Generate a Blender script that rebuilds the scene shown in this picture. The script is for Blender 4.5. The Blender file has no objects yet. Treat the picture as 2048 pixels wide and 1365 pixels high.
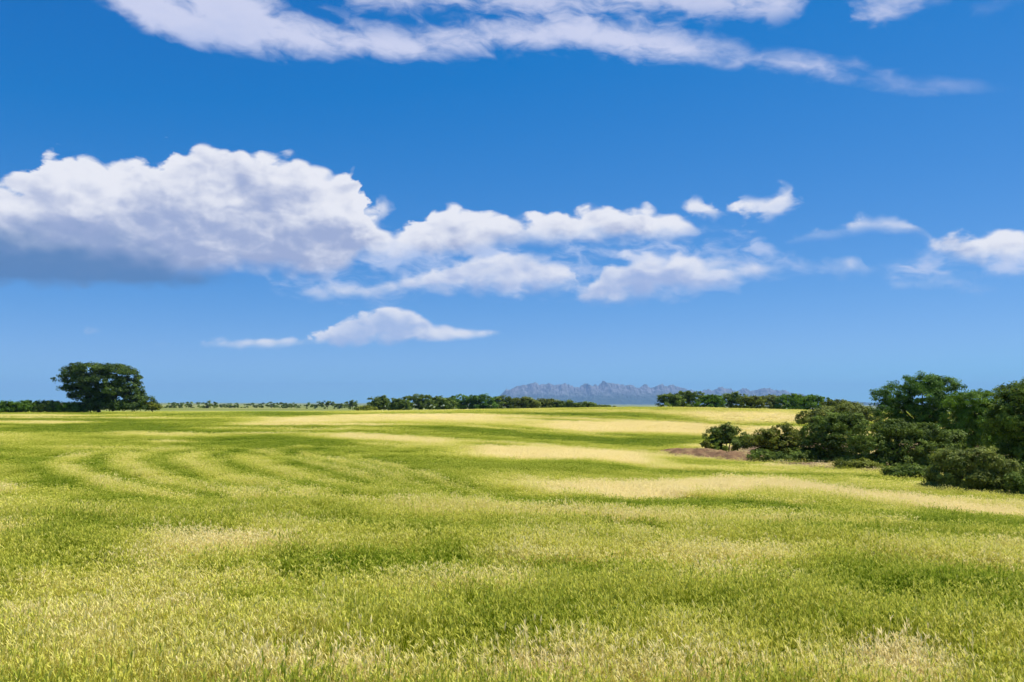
import bpy, math, random
import numpy as np
from mathutils import Vector, Matrix

# ------------------------------------------------------------------ scene / camera / light
scene = bpy.context.scene
col = scene.collection
EYE = 1.8                      # eye height over the ground at the viewer's feet
FPX = 1774.0                   # focal length in pixels of the 2048 px wide photograph
PITCH = math.radians(3.95)     # camera looks slightly up

cam_d = bpy.data.cameras.new('camera')
cam_d.sensor_width = 36.0
cam_d.lens = 36.0 * FPX / 2048.0
cam_d.clip_start = 0.05
cam_d.clip_end = 120000.0
cam = bpy.data.objects.new('camera', cam_d)
cam.location = (0, 0, EYE)
cam.rotation_euler = (math.radians(90) + PITCH, 0, 0)
col.objects.link(cam)
scene.camera = cam

SUN_EL = math.radians(57)
SUN_AZ = math.radians(72)      # measured from the view direction (+Y) towards +X (right)
sun_dir = Vector((math.sin(SUN_AZ) * math.cos(SUN_EL), math.cos(SUN_AZ) * math.cos(SUN_EL), math.sin(SUN_EL)))
sun_l = bpy.data.lights.new('sun', 'SUN')
sun_l.energy = 5.0
sun_l.angle = math.radians(0.53)
sun_l.color = (1.0, 0.95, 0.87)
sun = bpy.data.objects.new('sun', sun_l)
sun.rotation_euler = sun_dir.to_track_quat('Z', 'Y').to_euler()
sun.location = (30, 10, 60)
col.objects.link(sun)

vs = scene.view_settings
scene.display_settings.display_device = 'sRGB'
vs.view_transform = 'Standard'
vs.look = 'None'
vs.exposure = 0.4
vs.gamma = 1.0
vs.use_curve_mapping = False

cy = scene.cycles
cy.use_denoising = True
cy.use_adaptive_sampling = True
cy.adaptive_threshold = 0.025
cy.max_bounces = 4
cy.diffuse_bounces = 2
cy.transmission_bounces = 4
cy.volume_bounces = 0
cy.transparent_max_bounces = 4
cy.caustics_reflective = False
cy.caustics_refractive = False
cy.sample_clamp_indirect = 4.0


# ------------------------------------------------------------------ node helpers
class NT:
    def __init__(self, tree):
        self.t = tree

    def new(self, typ, **kw):
        n = self.t.nodes.new(typ)
        for k, v in kw.items():
            setattr(n, k, v)
        return n

    def put(self, sock, v):
        if isinstance(v, bpy.types.NodeSocket):
            self.t.links.new(v, sock)
        else:
            sock.default_value = v

    def m(self, op, a, b=None, c=None, clamp=False):
        n = self.new('ShaderNodeMath', operation=op, use_clamp=clamp)
        self.put(n.inputs[0], a)
        if b is not None:
            self.put(n.inputs[1], b)
        if c is not None:
            self.put(n.inputs[2], c)
        return n.outputs[0]

    def ramp01(self, v, lo, hi, smooth=True):
        n = self.new('ShaderNodeMapRange', interpolation_type='SMOOTHSTEP' if smooth else 'LINEAR', clamp=True)
        self.put(n.inputs['Value'], v)
        self.put(n.inputs['From Min'], lo)
        self.put(n.inputs['From Max'], hi)
        return n.outputs['Result']

    def mix(self, fac, a, b):
        n = self.new('ShaderNodeMix', data_type='RGBA')
        self.put(n.inputs[0], fac)
        self.put(n.inputs[6], a)
        self.put(n.inputs[7], b)
        return n.outputs[2]

    def noise(self, vec, scale, detail=5.0, rough=0.55, dist=0.0, lac=2.0):
        n = self.new('ShaderNodeTexNoise')
        self.put(n.inputs['Vector'], vec)
        n.inputs['Scale'].default_value = scale
        n.inputs['Detail'].default_value = detail
        n.inputs['Roughness'].default_value = rough
        n.inputs['Lacunarity'].default_value = lac
        n.inputs['Distortion'].default_value = dist
        return n.outputs['Fac']

    def vec(self, x, y, z):
        n = self.new('ShaderNodeCombineXYZ')
        self.put(n.inputs[0], x); self.put(n.inputs[1], y); self.put(n.inputs[2], z)
        return n.outputs[0]

    def ramp(self, fac, stops):
        n = self.new('ShaderNodeValToRGB')
        e = n.color_ramp.elements
        while len(e) < len(stops):
            e.new(0.5)
        for el, (p, c) in zip(e, stops):
            el.position = p
            el.color = (*c, 1)
        self.put(n.inputs[0], fac)
        return n.outputs[0]


def direction(px, py):
    """azimuth and elevation (degrees) at which something stood in the photograph"""
    u = (px - 1024) / FPX
    v = (682.5 - py) / FPX
    y = math.cos(PITCH) - v * math.sin(PITCH)
    z = math.sin(PITCH) + v * math.cos(PITCH)
    return math.degrees(math.atan2(u, y)), math.degrees(math.atan2(z, math.hypot(u, y)))


# ------------------------------------------------------------------ world: sky with clouds
world = bpy.data.worlds.new('World')
scene.world = world
world.use_nodes = True
world.node_tree.nodes.clear()
W = NT(world.node_tree)

sky = W.new('ShaderNodeTexSky', sky_type='NISHITA')
sky.sun_disc = False
sky.sun_elevation = SUN_EL
sky.sun_rotation = SUN_AZ
sky.altitude = 300
sky.air_density = 0.6
sky.dust_density = 0.0
sky.ozone_density = 5.0
SKY_STRENGTH = 0.1
EXPO = 2.0 ** -vs.exposure
# the photograph's deep, polarised blue: a tone curve per channel over the whole sky
sky_rgb = W.new('ShaderNodeSeparateColor')
W.put(sky_rgb.inputs[0], sky.outputs[0])
cmb = W.new('ShaderNodeCombineColor')
for k, (gain, gam) in enumerate(((1, 1), (0.86, 0.85), (1.0, 0.52))):
    v = W.m('MULTIPLY', sky_rgb.outputs[k], SKY_STRENGTH)
    if k == 0:
        v = W.m('SMOOTH_MIN', W.m('MAXIMUM', W.m('SUBTRACT', v, 0.082), 0.003), 0.26, 0.12)
    else:
        v = W.m('MULTIPLY', W.m('POWER', v, gam), gain)
    W.put(cmb.inputs[k], W.m('MULTIPLY', v, EXPO / SKY_STRENGTH))
sky_col = cmb.outputs[0]

tc = W.new('ShaderNodeTexCoord')
sep = W.new('ShaderNodeSeparateXYZ')
W.put(sep.inputs[0], tc.outputs['Generated'])
dx, dy, dz = sep.outputs
az = W.m('MULTIPLY', W.m('ARCTAN2', dx, dy), 180 / math.pi)
el = W.m('MULTIPLY', W.m('ARCSINE', dz), 180 / math.pi)
# the cloud banks go on all round the horizon: each 66 degree sector continues the one before
azf = W.m('SUBTRACT', W.m('PINGPONG', W.m('ADD', az, 33.0), 66.0), 33.0)


# billows and wisps are looked up along the view direction
pv = W.vec(dx, dy, W.m('MULTIPLY', dz, 1.7))
warp = W.new('ShaderNodeTexNoise')
W.put(warp.inputs['Vector'], pv)
warp.inputs['Scale'].default_value = 22
warp.inputs['Detail'].default_value = 2
wv = W.new('ShaderNodeVectorMath', operation='MULTIPLY_ADD')
W.put(wv.inputs[0], warp.outputs['Color'])
wv.inputs[1].default_value = (0.02, 0.02, 0.026)
W.put(wv.inputs[2], pv)
pw = wv.outputs[0]
billow = W.noise(pw, 30, 6, 0.52)
# the same billows a little farther towards the sun: the difference is the lit relief
toward = W.new('ShaderNodeVectorMath', operation='ADD')
W.put(toward.inputs[0], pw)
toward.inputs[1].default_value = (0.006, -0.001, 0.012)
billow_sun = W.noise(toward.outputs[0], 30, 4, 0.52)
big = W.noise(pw, 12, 3, 0.5)
toward2 = W.new('ShaderNodeVectorMath', operation='ADD')
W.put(toward2.inputs[0], pw)
toward2.inputs[1].default_value = (0.014, -0.002, 0.030)
big_sun = W.noise(toward2.outputs[0], 12, 3, 0.5)
relief = W.m('ADD', W.m('MULTIPLY', W.m('SUBTRACT', billow, billow_sun), 0.75), W.m('MULTIPLY', W.m('SUBTRACT', big, big_sun), 0.9))
fine = W.noise(pw, 110, 4, 0.55)
# the banks' flanks are as ragged as their tops
azw = W.m('ADD', azf, W.m('ADD', W.m('MULTIPLY', W.m('SUBTRACT', billow, 0.5), 3.4), W.m('MULTIPLY', W.m('SUBTRACT', fine, 0.5), 0.5)))
az01 = W.m('DIVIDE', W.m('ADD', azw, 33.0), 66.0)


def fcurve(pts):
    n = W.new('ShaderNodeFloatCurve')
    c = n.mapping.curves[0]
    n.mapping.use_clip = False
    pts = sorted(pts)
    xs = [p[0] for p in pts]
    while len(c.points) < len(pts):
        c.points.new(0.5, 0.5)
    for p, (x, y) in zip(c.points, pts):
        p.location = (x, y)
        p.handle_type = 'AUTO_CLAMPED'
    n.mapping.update()
    W.put(n.inputs['Value'], az01)
    return n.outputs[0]


def bank(table):
    """top and base elevation of a cloud bank as it runs along the horizon"""
    tops, bots = [], []
    for px, yt, yb in table:
        a, e = direction(px, yt)
        tops.append(((a + 33) / 66, e / 40))
        a, e = direction(px, yb)
        bots.append(((a + 33) / 66, e / 40))
    return W.m('MULTIPLY', fcurve(tops), 40.0), W.m('MULTIPLY', fcurve(bots), 40.0)


B1 = [(-120, 372, 566), (0, 357, 566), (60, 345, 570), (105, 316, 572), (160, 308, 574), (220, 318, 574), (300, 312, 572),
      (340, 293, 570), (395, 285, 566), (430, 297, 556), (500, 302, 552), (570, 304, 556), (615, 316, 562), (645, 334, 566),
      (665, 342, 562), (690, 336, 550), (708, 346, 534), (724, 385, 520), (748, 436, 520), (790, 452, 522), (820, 436, 520), (860, 420, 520), (920, 414, 520),
      (1000, 420, 504), (1050, 432, 498), (1100, 424, 494), (1150, 415, 492), (1250, 409, 490), (1330, 418, 488),
      (1380, 440, 482), (1410, 466, 462), (1540, 495, 485), (1600, 468, 486), (1680, 450, 478), (1740, 430, 470),
      (1800, 436, 472), (1850, 458, 482), (1875, 474, 505), (1910, 468, 522), (1950, 458, 530), (2000, 454, 534), (2060, 466, 536), (2170, 480, 536)]
B2 = [(-120, 590, 570), (540, 600, 570), (600, 580, 592), (660, 568, 600), (740, 562, 600), (800, 552, 588), (860, 540, 590), (900, 525, 590),
      (960, 512, 590), (1010, 505, 592), (1060, 507, 592), (1105, 510, 588), (1130, 528, 582), (1150, 560, 592), (1200, 542, 610),
      (1240, 522, 612), (1280, 508, 604), (1330, 508, 598), (1370, 502, 592), (1440, 514, 575), (1500, 522, 560), (1560, 528, 552),
      (1600, 542, 536), (1625, 528, 536), (1655, 517, 546), (1720, 515, 550), (1755, 536, 542), (1772, 556, 552), (1800, 560, 574),
      (1850, 556, 574), (1905, 545, 570), (1935, 560, 550), (2170, 575, 550)]
B3 = [(-120, 680, 660), (140, 676, 658), (185, 654, 669), (225, 676, 658), (295, 692, 680), (320, 681, 692), (350, 694, 680),
      (390, 692, 692), (430, 680, 698), (520, 675, 697), (585, 669, 692), (606, 679, 690), (640, 660, 692), (690, 636, 692), (740, 624, 690),
      (800, 611, 688), (830, 624, 688), (870, 645, 688), (920, 655, 684), (970, 658, 676), (1012, 672, 662), (1060, 690, 660), (2170, 690, 660)]
B4 = [(-120, 0, -20), (150, 10, -10), (230, -50, 24), (300, -60, 60), (380, -60, 94), (440, -60, 102), (520, -40, 110), (580, -5, 116), (700, 40, 122),
      (800, 48, 124), (900, 42, 120), (1000, 26, 110), (1100, 10, 102), (1200, 20, 104), (1280, 38, 122), (1350, 55, 126), (1420, 74, 128),
      (1500, 88, 134), (1600, 98, 150), (1700, 126, 170), (1800, 148, 182), (1900, 156, 184), (2000, 170, 182), (2060, 185, 170), (2170, 195, 165)]
B5 = [(-120, -120, -170), (620, -60, -60), (700, -110, 12), (800, -120, 28), (900, -130, 40), (1000, -140, 38), (1150, -150, 44), (1300, -140, 44),
      (1400, -120, 40), (1450, -90, 34), (1520, -80, 44), (1600, -60, 22), (1660, -10, -20), (1715, -20, 42), (1760, -35, 50), (1810, -40, 34),
      (1880, -40, 4), (1930, 8, 2), (1965, 6, 30), (2030, -30, 8), (2170, -60, -10)]
B6 = [(-120, 440, 420), (710, 440, 415), (735, 412, 432), (752, 396, 440), (775, 392, 424), (800, 425, 400), (1350, 430, 405), (1380, 402, 428), (1402, 391, 438), (1430, 408, 440),
      (1446, 428, 428), (1470, 392, 424), (1490, 384, 434), (1520, 384, 449), (1548, 378, 442), (1568, 373, 432), (1592, 371, 408), (1616, 392, 378), (1660, 420, 370), (2170, 420, 370)]

streak_v = W.vec(W.m('ADD', azf, W.m('MULTIPLY', el, 0.25)), W.m('ADD', W.m('MULTIPLY', el, 2.4), W.m('MULTIPLY', azf, 0.16)), 3.7)
sw = W.new('ShaderNodeVectorMath', operation='MULTIPLY_ADD')
W.put(sw.inputs[0], warp.outputs['Color'])
sw.inputs[1].default_value = (3.0, 3.4, 1.0)
W.put(sw.inputs[2], streak_v)
streak = W.noise(sw.outputs[0], 0.36, 6, 0.54)
cells = W.new('ShaderNodeTexVoronoi', feature='SMOOTH_F1', voronoi_dimensions='2D')
cv = W.new('ShaderNodeVectorMath', operation='MULTIPLY_ADD')
W.put(cv.inputs[0], warp.outputs['Color'])
cv.inputs[1].default_value = (1.1, 1.1, 0)
W.put(cv.inputs[2], W.vec(azf, W.m('MULTIPLY', el, 1.5), 0.0))
W.put(cells.inputs['Vector'], cv.outputs[0])
cells.inputs['Scale'].default_value = 0.7
cells.inputs['Smoothness'].default_value = 0.35
puff = W.m('SUBTRACT', 0.42, cells.outputs['Distance'])

n_cum = W.m('ADD', W.m('MULTIPLY', W.m('SUBTRACT', billow, 0.5), 2.2), W.m('ADD', W.m('MULTIPLY', W.m('SUBTRACT', fine, 0.5), 0.30), W.m('MULTIPLY', puff, 1.1)))
n_wisp = W.m('ADD', W.m('MULTIPLY', W.m('SUBTRACT', streak, 0.5), 3.4), W.m('MULTIPLY', W.m('SUBTRACT', fine, 0.5), 0.35))


def cloud(table, noise, amp, soft_top, soft_base, opacity, depth, white, shade, base_cut=1.0, lift=0.0, rag=0.42, veil=None, bulge=1.0):
    top, bot = bank(table)
    thick = W.m('MAXIMUM', W.m('SUBTRACT', top, bot), 0.0)
    a = W.m('MINIMUM', W.m('MULTIPLY', thick, rag), amp)
    ns = W.m('SMOOTH_MIN', W.m('MULTIPLY', noise, a), 0.55, 0.3)
    t = W.m('ADD', W.m('SUBTRACT', top, el), ns)                  # cloud overhead, towards the light
    b = W.m('ADD', W.m('SUBTRACT', el, bot), W.m('MULTIPLY', ns, base_cut))
    ft = W.ramp01(t, -0.05 - lift, soft_top)
    fb = W.ramp01(b, -0.10 - lift, soft_base)
    alpha = W.m('MULTIPLY', W.m('MULTIPLY', ft, fb), opacity)
    if veil:
        alpha = W.m('MULTIPLY', alpha, W.ramp01(streak, veil[0], veil[1]))
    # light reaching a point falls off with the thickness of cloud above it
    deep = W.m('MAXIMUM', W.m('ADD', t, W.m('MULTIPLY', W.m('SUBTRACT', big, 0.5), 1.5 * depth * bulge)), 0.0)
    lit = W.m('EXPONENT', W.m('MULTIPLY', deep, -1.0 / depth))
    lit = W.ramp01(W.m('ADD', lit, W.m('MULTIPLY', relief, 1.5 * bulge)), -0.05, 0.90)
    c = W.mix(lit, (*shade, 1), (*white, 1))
    return alpha, c


# shade under the big cumulus on the left, painted as a dark colour layer
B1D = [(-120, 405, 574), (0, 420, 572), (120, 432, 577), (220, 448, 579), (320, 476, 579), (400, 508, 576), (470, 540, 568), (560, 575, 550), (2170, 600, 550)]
# torn shreds between the cumulus
B7 = [(-120, 620, 560), (500, 600, 560), (570, 530, 600), (700, 440, 612), (900, 480, 600), (1100, 480, 600), (1300, 470, 605), (1400, 420, 600), (1500, 470, 575), (1580, 510, 560), (1700, 530, 545), (1780, 520, 570), (1850, 490, 580), (1930, 500, 585), (2060, 490, 570), (2170, 500, 570)]

S = EXPO / SKY_STRENGTH
def sc(c): return tuple(v * S for v in c)
white = sc((0.90, 0.90, 0.95))
layers = [
    cloud(B7, n_wisp, 1.2, 1.5, 1.5, 0.80, 4.0, sc((0.62, 0.70, 0.92)), sc((0.40, 0.54, 0.84)), 0.9, 0.0, 0.42, (0.36, 0.66)),
    cloud(B3, n_cum, 0.6, 0.45, 0.6, 0.94, 1.3, white, sc((0.42, 0.53, 0.80))),
    cloud(B2, n_cum, 0.7, 0.8, 1.2, 0.88, 1.3, white, sc((0.40, 0.49, 0.76)), 1.0, 0.05, 0.42),
    cloud(B1, n_cum, 0.9, 0.55, 1.3, 0.97, 3.0, white, sc((0.37, 0.435, 0.66)), 0.5, 0.0, 0.42, None, 1.15),
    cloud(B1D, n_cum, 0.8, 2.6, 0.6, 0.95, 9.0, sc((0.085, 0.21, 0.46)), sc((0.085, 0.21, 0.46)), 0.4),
    cloud(B6, n_cum, 0.7, 0.8, 0.8, 0.92, 2.4, white, sc((0.50, 0.60, 0.84)), 1.0, 0.12, 0.35),
    cloud(B4, n_wisp, 1.0, 1.7, 1.0, 0.86, 7.0, sc((0.72, 0.74, 0.92)), sc((0.42, 0.52, 0.82)), 0.7, 0.15, 0.42, (0.0, 0.40), 0.35),
    cloud(B5, n_wisp, 1.2, 2.0, 1.4, 0.84, 9.0, sc((0.70, 0.72, 0.90)), sc((0.38, 0.48, 0.78)), 0.8, 0.15, 0.42, (0.14, 0.48), 0.35),
]
c_out = sky_col
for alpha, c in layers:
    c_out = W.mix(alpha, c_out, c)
bg = W.new('ShaderNodeBackground')
W.put(bg.inputs['Color'], c_out)
bg.inputs['Strength'].default_value = SKY_STRENGTH
wo = W.new('ShaderNodeOutputWorld')
W.put(wo.inputs['Surface'], bg.outputs[0])
world.cycles.sampling_method = 'MANUAL'
world.cycles.sample_map_resolution = 512

# ------------------------------------------------------------------ terrain
rng = np.random.default_rng(7)


def slope(py):
    """how many metres per metre a sight line through row py of the photograph falls"""
    return math.tan(math.atan((py - 682.5) / FPX) - PITCH)


# surveyed heights of the land: (column, row) of the photograph and the distance straight ahead
SURVEY = [(0, 1365, 5.85), (0, 1100, 11), (0, 975, 21), (0, 900, 42), (0, 850, 85), (0, 826, 150),
          (512, 1365, 5.85), (512, 1100, 11), (512, 985, 20), (512, 900, 45), (512, 850, 88), (512, 827, 150),
          (1024, 1365, 5.85), (1024, 1100, 11.5), (1024, 1000, 18.5), (1024, 950, 28), (1024, 900, 50), (1024, 860, 85), (1024, 819, 170), (1220, 815, 176),
          (1400, 1365, 5.85), (1400, 1100, 12), (1400, 1000, 21), (1400, 960, 33), (1400, 930, 48), (1400, 900, 72), (1400, 860, 110), (1400, 815, 180),
          (1700, 1365, 5.85), (1700, 1100, 12), (1700, 1000, 24), (1700, 960, 36), (1700, 940, 46), (1700, 905, 75), (1700, 860, 115), (1700, 822, 180),
          (2048, 1365, 5.85), (2048, 1100, 12.5), (2048, 1010, 27), (2048, 960, 42), (2048, 915, 75), (2048, 860, 125), (2048, 825, 185)]
pts, zz = [], []
for px, py, Y in SURVEY:
    X = (px - 1024) / FPX * Y
    pts.append((math.degrees(math.atan2(X, Y)) / 30, math.log(math.hypot(X, Y))))
    zz.append(EYE - slope(py) * Y)
for a in (-50, -25, 0, 25, 50):
    drop = (0.0, 0.0, 0.5, 1.0, 1.0)[(-50, -25, 0, 25, 50).index(a)]
    for d, z, dz in ((0.6, 0.02, 0), (2.5, 0.02, 0), (290, -0.5, -.6), (600, -1.5, -5), (1500, -3.0, -12), (5000, -5.0, -26), (24000, -6.0, -40)):
        pts.append((a / 30, math.log(d)))
        zz.append(z + drop * dz)
for a, sgn in ((-50, 0), (50, 1)):
    for d in (6, 14, 30, 60, 110, 170):
        pts.append((a / 30, math.log(d)))
        zz.append((-0.02, -0.05, -0.2, -0.3, -0.2, 0.1)[[6, 14, 30, 60, 110, 170].index(d)] if not sgn else (-0.1, -0.5, -1.6, -2.6, -2.0, 0.2)[[6, 14, 30, 60, 110, 170].index(d)])
pts = np.array(pts); zz = np.array(zz)


def _tps(r2):
    return np.where(r2 > 1e-12, 0.5 * r2 * np.log(r2 + 1e-20), 0.0)


_n = len(pts)
_K = _tps(((pts[:, None] - pts[None]) ** 2).sum(-1)) + np.eye(_n) * 0.004
_P = np.hstack([np.ones((_n, 1)), pts])
_A = np.block([[_K, _P], [_P.T, np.zeros((3, 3))]])
_w = np.linalg.solve(_A, np.concatenate([zz, np.zeros(3)]))


CANOPY = 0.20


def bare_soil(x, y):
    """bare earth and dry litter under the thicket on the right"""
    px = 1024 + FPX * x / np.maximum(y, 1e-3)
    edge = np.interp(x, [9.0, 12.0, 16.0, 17.5, 19.0, 24.0, 40.0], [63., 59., 54., 48., 44., 40., 38.])
    far = np.interp(x, [9.0, 12., 16., 24., 40.], [66., 72., 80., 90., 100.])
    edge = edge + 0.9 * np.sin(x * 2.1 + np.sin(x * 5.3)) + 0.5 * np.sin(x * 7.7)
    s = np.clip((y - edge) / 3.0, 0, 1) * np.clip((far - y) / 6.0, 0, 1) * np.clip((x - 8.6) / 1.6, 0, 1)
    return s * (y > 5)


def ground(x, y):
    x = np.atleast_1d(np.asarray(x, float)); y = np.atleast_1d(np.asarray(y, float))
    d = np.hypot(x, y)
    a = np.degrees(np.arctan2(x, y))
    a = np.clip(a, -50, 50)
    q = np.stack([a / 30, np.log(np.clip(d, 0.6, 24000))], 1)
    out = np.empty(len(q))
    for i in range(0, len(q), 20000):
        s = q[i:i + 20000]
        out[i:i + 20000] = _tps(((s[:, None] - pts[None]) ** 2).sum(-1)) @ _w[:_n] + _w[_n] + s @ _w[_n + 1:]
    rough = 0.035 * np.sin(x * .9 + 1.3 * np.sin(y * .5)) * np.sin(y * .7 + x * .2) + 0.02 * np.sin(x * 2.3 + y * 1.7)
    return out - CANOPY * (1 - bare_soil(x, y)) + rough * np.clip(60 / (d + 20), 0, 1)


def gz(x, y):
    return float(ground(x, y)[0])


def at(px, Y):
    """ground point straight ahead at distance Y in a column of the photograph"""
    X = (px - 1024) / FPX * Y
    return X, Y, gz(X, Y)


def depth_at(px, py):
    """distance straight ahead at which the sight line meets the land"""
    Ys = np.exp(np.linspace(math.log(4), math.log(900), 500))
    z = ground((px - 1024) / FPX * Ys, Ys)
    s = (EYE - z - CANOPY) / Ys - slope(py)
    k = np.nonzero(s <= 0)[0]
    return float(Ys[k[0]]) if len(k) else 900.0


# ---- bands of riper (1) and greener (0) crop, laid on the land as strips: points (column, row), half height in rows, tone, strength
STRIPS = [
    ([(330, 846), (480, 839), (640, 836), (900, 833), (1100, 836)], 8, .82, .9),
    ([(1060, 852), (1220, 852), (1350, 850), (1480, 856)], 9, 1.0, 1),
    ([(620, 868), (800, 876), (950, 888)], 6, .80, .9),
    ([(860, 900), (1050, 903), (1200, 910), (1340, 915)], 11, 1.0, .95),
    ([(930, 953), (1100, 970), (1300, 978), (1480, 965), (1650, 975), (1800, 1000), (2048, 1025), (2250, 1035)], 13, .98, 1),
    ([(-200, 974), (0, 972), (120, 972)], 9, 1.0, 1),
    ([(130, 984), (450, 985), (650, 994), (900, 1010), (1100, 1015), (1400, 1040), (1800, 1052)], 5, .78, .7),
    ([(250, 1085), (450, 1082), (590, 1085)], 24, .92, .8),
    ([(-100, 1060), (150, 1055)], 16, .85, .6),
    ([(720, 1158), (1000, 1160)], 5, .85, .7),
    ([(740, 1335), (1060, 1328)], 34, .95, 1),
    ([(1540, 1330), (1830, 1325)], 36, 1.0, 1),
    ([(1900, 1335), (2250, 1335)], 30, .95, .9),
    ([(-250, 1352), (500, 1348), (1200, 1354), (2300, 1350)], 20, .85, .6),
    ([(-150, 1235), (120, 1240)], 20, .85, .6),
    ([(330, 1345), (640, 1345)], 22, .9, .7),
    ([(1130, 1265), (1350, 1270)], 14, .85, .5),
    ([(1350, 834), (1640, 832)], 9, .85, .8),
    ([(1480, 866), (1660, 862)], 12, .85, .9),
    ([(1560, 888), (1680, 884)], 8, .75, .8),
    ([(-100, 1290), (300, 1300)], 20, .75, .5),
    ([(0, 852), (200, 849), (450, 852)], 13, .15, .9),
    ([(-100, 885), (150, 890), (300, 885)], 20, .30, .7),
    ([(370, 880), (500, 878), (640, 885), (730, 902)], 12, .08, .95),
    ([(700, 855), (900, 857), (1050, 870), (1250, 881), (1420, 877)], 7, .08, .95),
    ([(640, 905), (800, 918), (1000, 932), (1200, 927), (1320, 936)], 12, .25, .85),
    ([(780, 985), (950, 985), (1150, 1000), (1300, 1005), (1450, 998), (1600, 1010), (1850, 1036), (2200, 1045)], 10, .06, .95),
    ([(50, 960), (170, 962)], 9, .05, .9),
    ([(810, 1095), (930, 1095)], 18, .05, .8),
    ([(990, 1142), (1190, 1140)], 13, .12, .8),
    ([(1500, 1152), (1800, 1156), (2150, 1160)], 17, .10, .8),
    ([(1800, 1215), (2150, 1215)], 24, .12, .7),
    ([(560, 1112), (780, 1110)], 7, .12, .8),
    ([(250, 1190), (700, 1196)], 18, .18, .7),
    ([(700, 1185), (950, 1195)], 20, .15, .7),
    ([(-50, 1118), (220, 1130)], 9, .18, .7),
    ([(150, 1052), (300, 1055), (620, 1055)], 4, .12, .6),
    ([(330, 826), (700, 827)], 4, .10, .8),
    ([(1050, 828), (1320, 826)], 3, .2, .8),
    ([(1560, 1110), (1850, 1114)], 10, .15, .6),
    ([(1350, 1072), (2048, 1095)], 6, .2, .5),
]
_strips = []
for P, hh, tone, st in STRIPS:
    xs, ys, hw = [], [], []
    for px, py in P:
        Y = depth_at(px, py)
        Yn, Yf = depth_at(px, py + hh), depth_at(px, max(py - hh, 822))
        xs.append((px - 1024) / FPX * Y); ys.append(Y); hw.append(max(0.35, (Yf - Yn) / 2))
    o = np.argsort(xs)
    _strips.append((np.array(xs)[o], np.array(ys)[o], np.array(hw)[o], tone, st))

# many thin streaks of ripe or green crop left by uneven sowing, drawn along the drill direction
_streaks = []
_rs = np.random.default_rng(21)
for k in range(170):
    yc0 = math.exp(_rs.uniform(math.log(10), math.log(150)))
    xc0 = _rs.uniform(-.62, .62) * yc0
    ln0 = _rs.uniform(.10, .42) * yc0
    tilt = -0.10 + _rs.normal(0, .05)
    xs = np.linspace(xc0 - ln0, xc0 + ln0, 5)
    ys = yc0 + tilt * (xs - xc0) + np.cumsum(_rs.normal(0, .006 * yc0, 5))
    hw = np.full(5, (.10 + .014 * yc0 + .00016 * yc0 ** 2) * _rs.uniform(.55, 1.3))
    _streaks.append((xs, ys, hw, float(_rs.choice([.02, .12, .8, .95])), _rs.uniform(.35, .8)))

_ph = rng.uniform(0, 6.28, (24, 2)); _fr = rng.normal(0, 1, (24, 2))


def softnoise(x, y, scale):
    s = np.zeros_like(x)
    for k in range(24):
        s += np.sin((x * _fr[k, 0] + y * _fr[k, 1]) * scale + _ph[k, 0])
    return s / 24 * 1.9


def lines1d(q, seed):
    """irregular bands along one coordinate, about one per unit"""
    r = np.random.default_rng(seed).random(997)
    i = np.floor(q).astype(int); f = q - i
    f = f * f * (3 - 2 * f)
    return (r[i % 997] * (1 - f) + r[(i + 1) % 997] * f) * 2 - 1


def drill_lines(x, y):
    """rows left by the seed drill: sweeping across the slope, curling round a headland on the left"""
    d = np.hypot(x, y)
    w = 0.8 * softnoise(x * .5, y, .16) + 0.22 * softnoise(y, x * .6, .7)
    q1 = y + 0.10 * x + w - 0.0016 * (x - 6) ** 2
    across = 0.55 * lines1d(q1 / (0.80 + 0.060 * d), 3) + 0.6 * lines1d(q1 / (0.45 + 0.028 * d) + 50, 4)
    fade = np.clip((d - 7) / 7, 0, 1) * (0.65 + 0.35 * softnoise(x * .5 + 30, y, .35))
    return across * fade


# tracks curving through the crop: nested turns on the left, long bends towards the middle
TRACKS = []
for k in range(9):
    q = 62 * k
    TRACKS.append(([(330 + q, 992 - 2 * k), (250 + q, 984 - 3 * k), (160 + q, 968 - 3 * k), (95 + q, 948 - 3 * k), (66 + q, 927 - 2 * k), (84 + q, 911 - 1.5 * k), (150 + q, 902 - k), (290 + q, 896 - .5 * k)], (-.12, 0.74)[k % 2], (1.0, .75)[k % 2] * (1 - .04 * k)))
for k in range(7):
    qx, qy = 46 * k, 6.0 * k
    TRACKS.append(([(470 + qx, 896 + qy * .4), (560 + qx, 912 + qy * .6), (640 + qx, 932 + qy * .7), (700 + qx, 950 + qy * .8), (760 + qx, 972 + qy * .6), (840 + qx, 992 + qy * .3)], (-.12, 0.74)[k % 2], (1.0, .7)[k % 2]))
_tracks = []
for P, tone, st in TRACKS:
    W_ = []
    for px, py in P:
        Y = depth_at(px, py)
        W_.append(((px - 1024) / FPX * Y, Y))
    _tracks.append((np.array(W_), tone, st))


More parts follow.
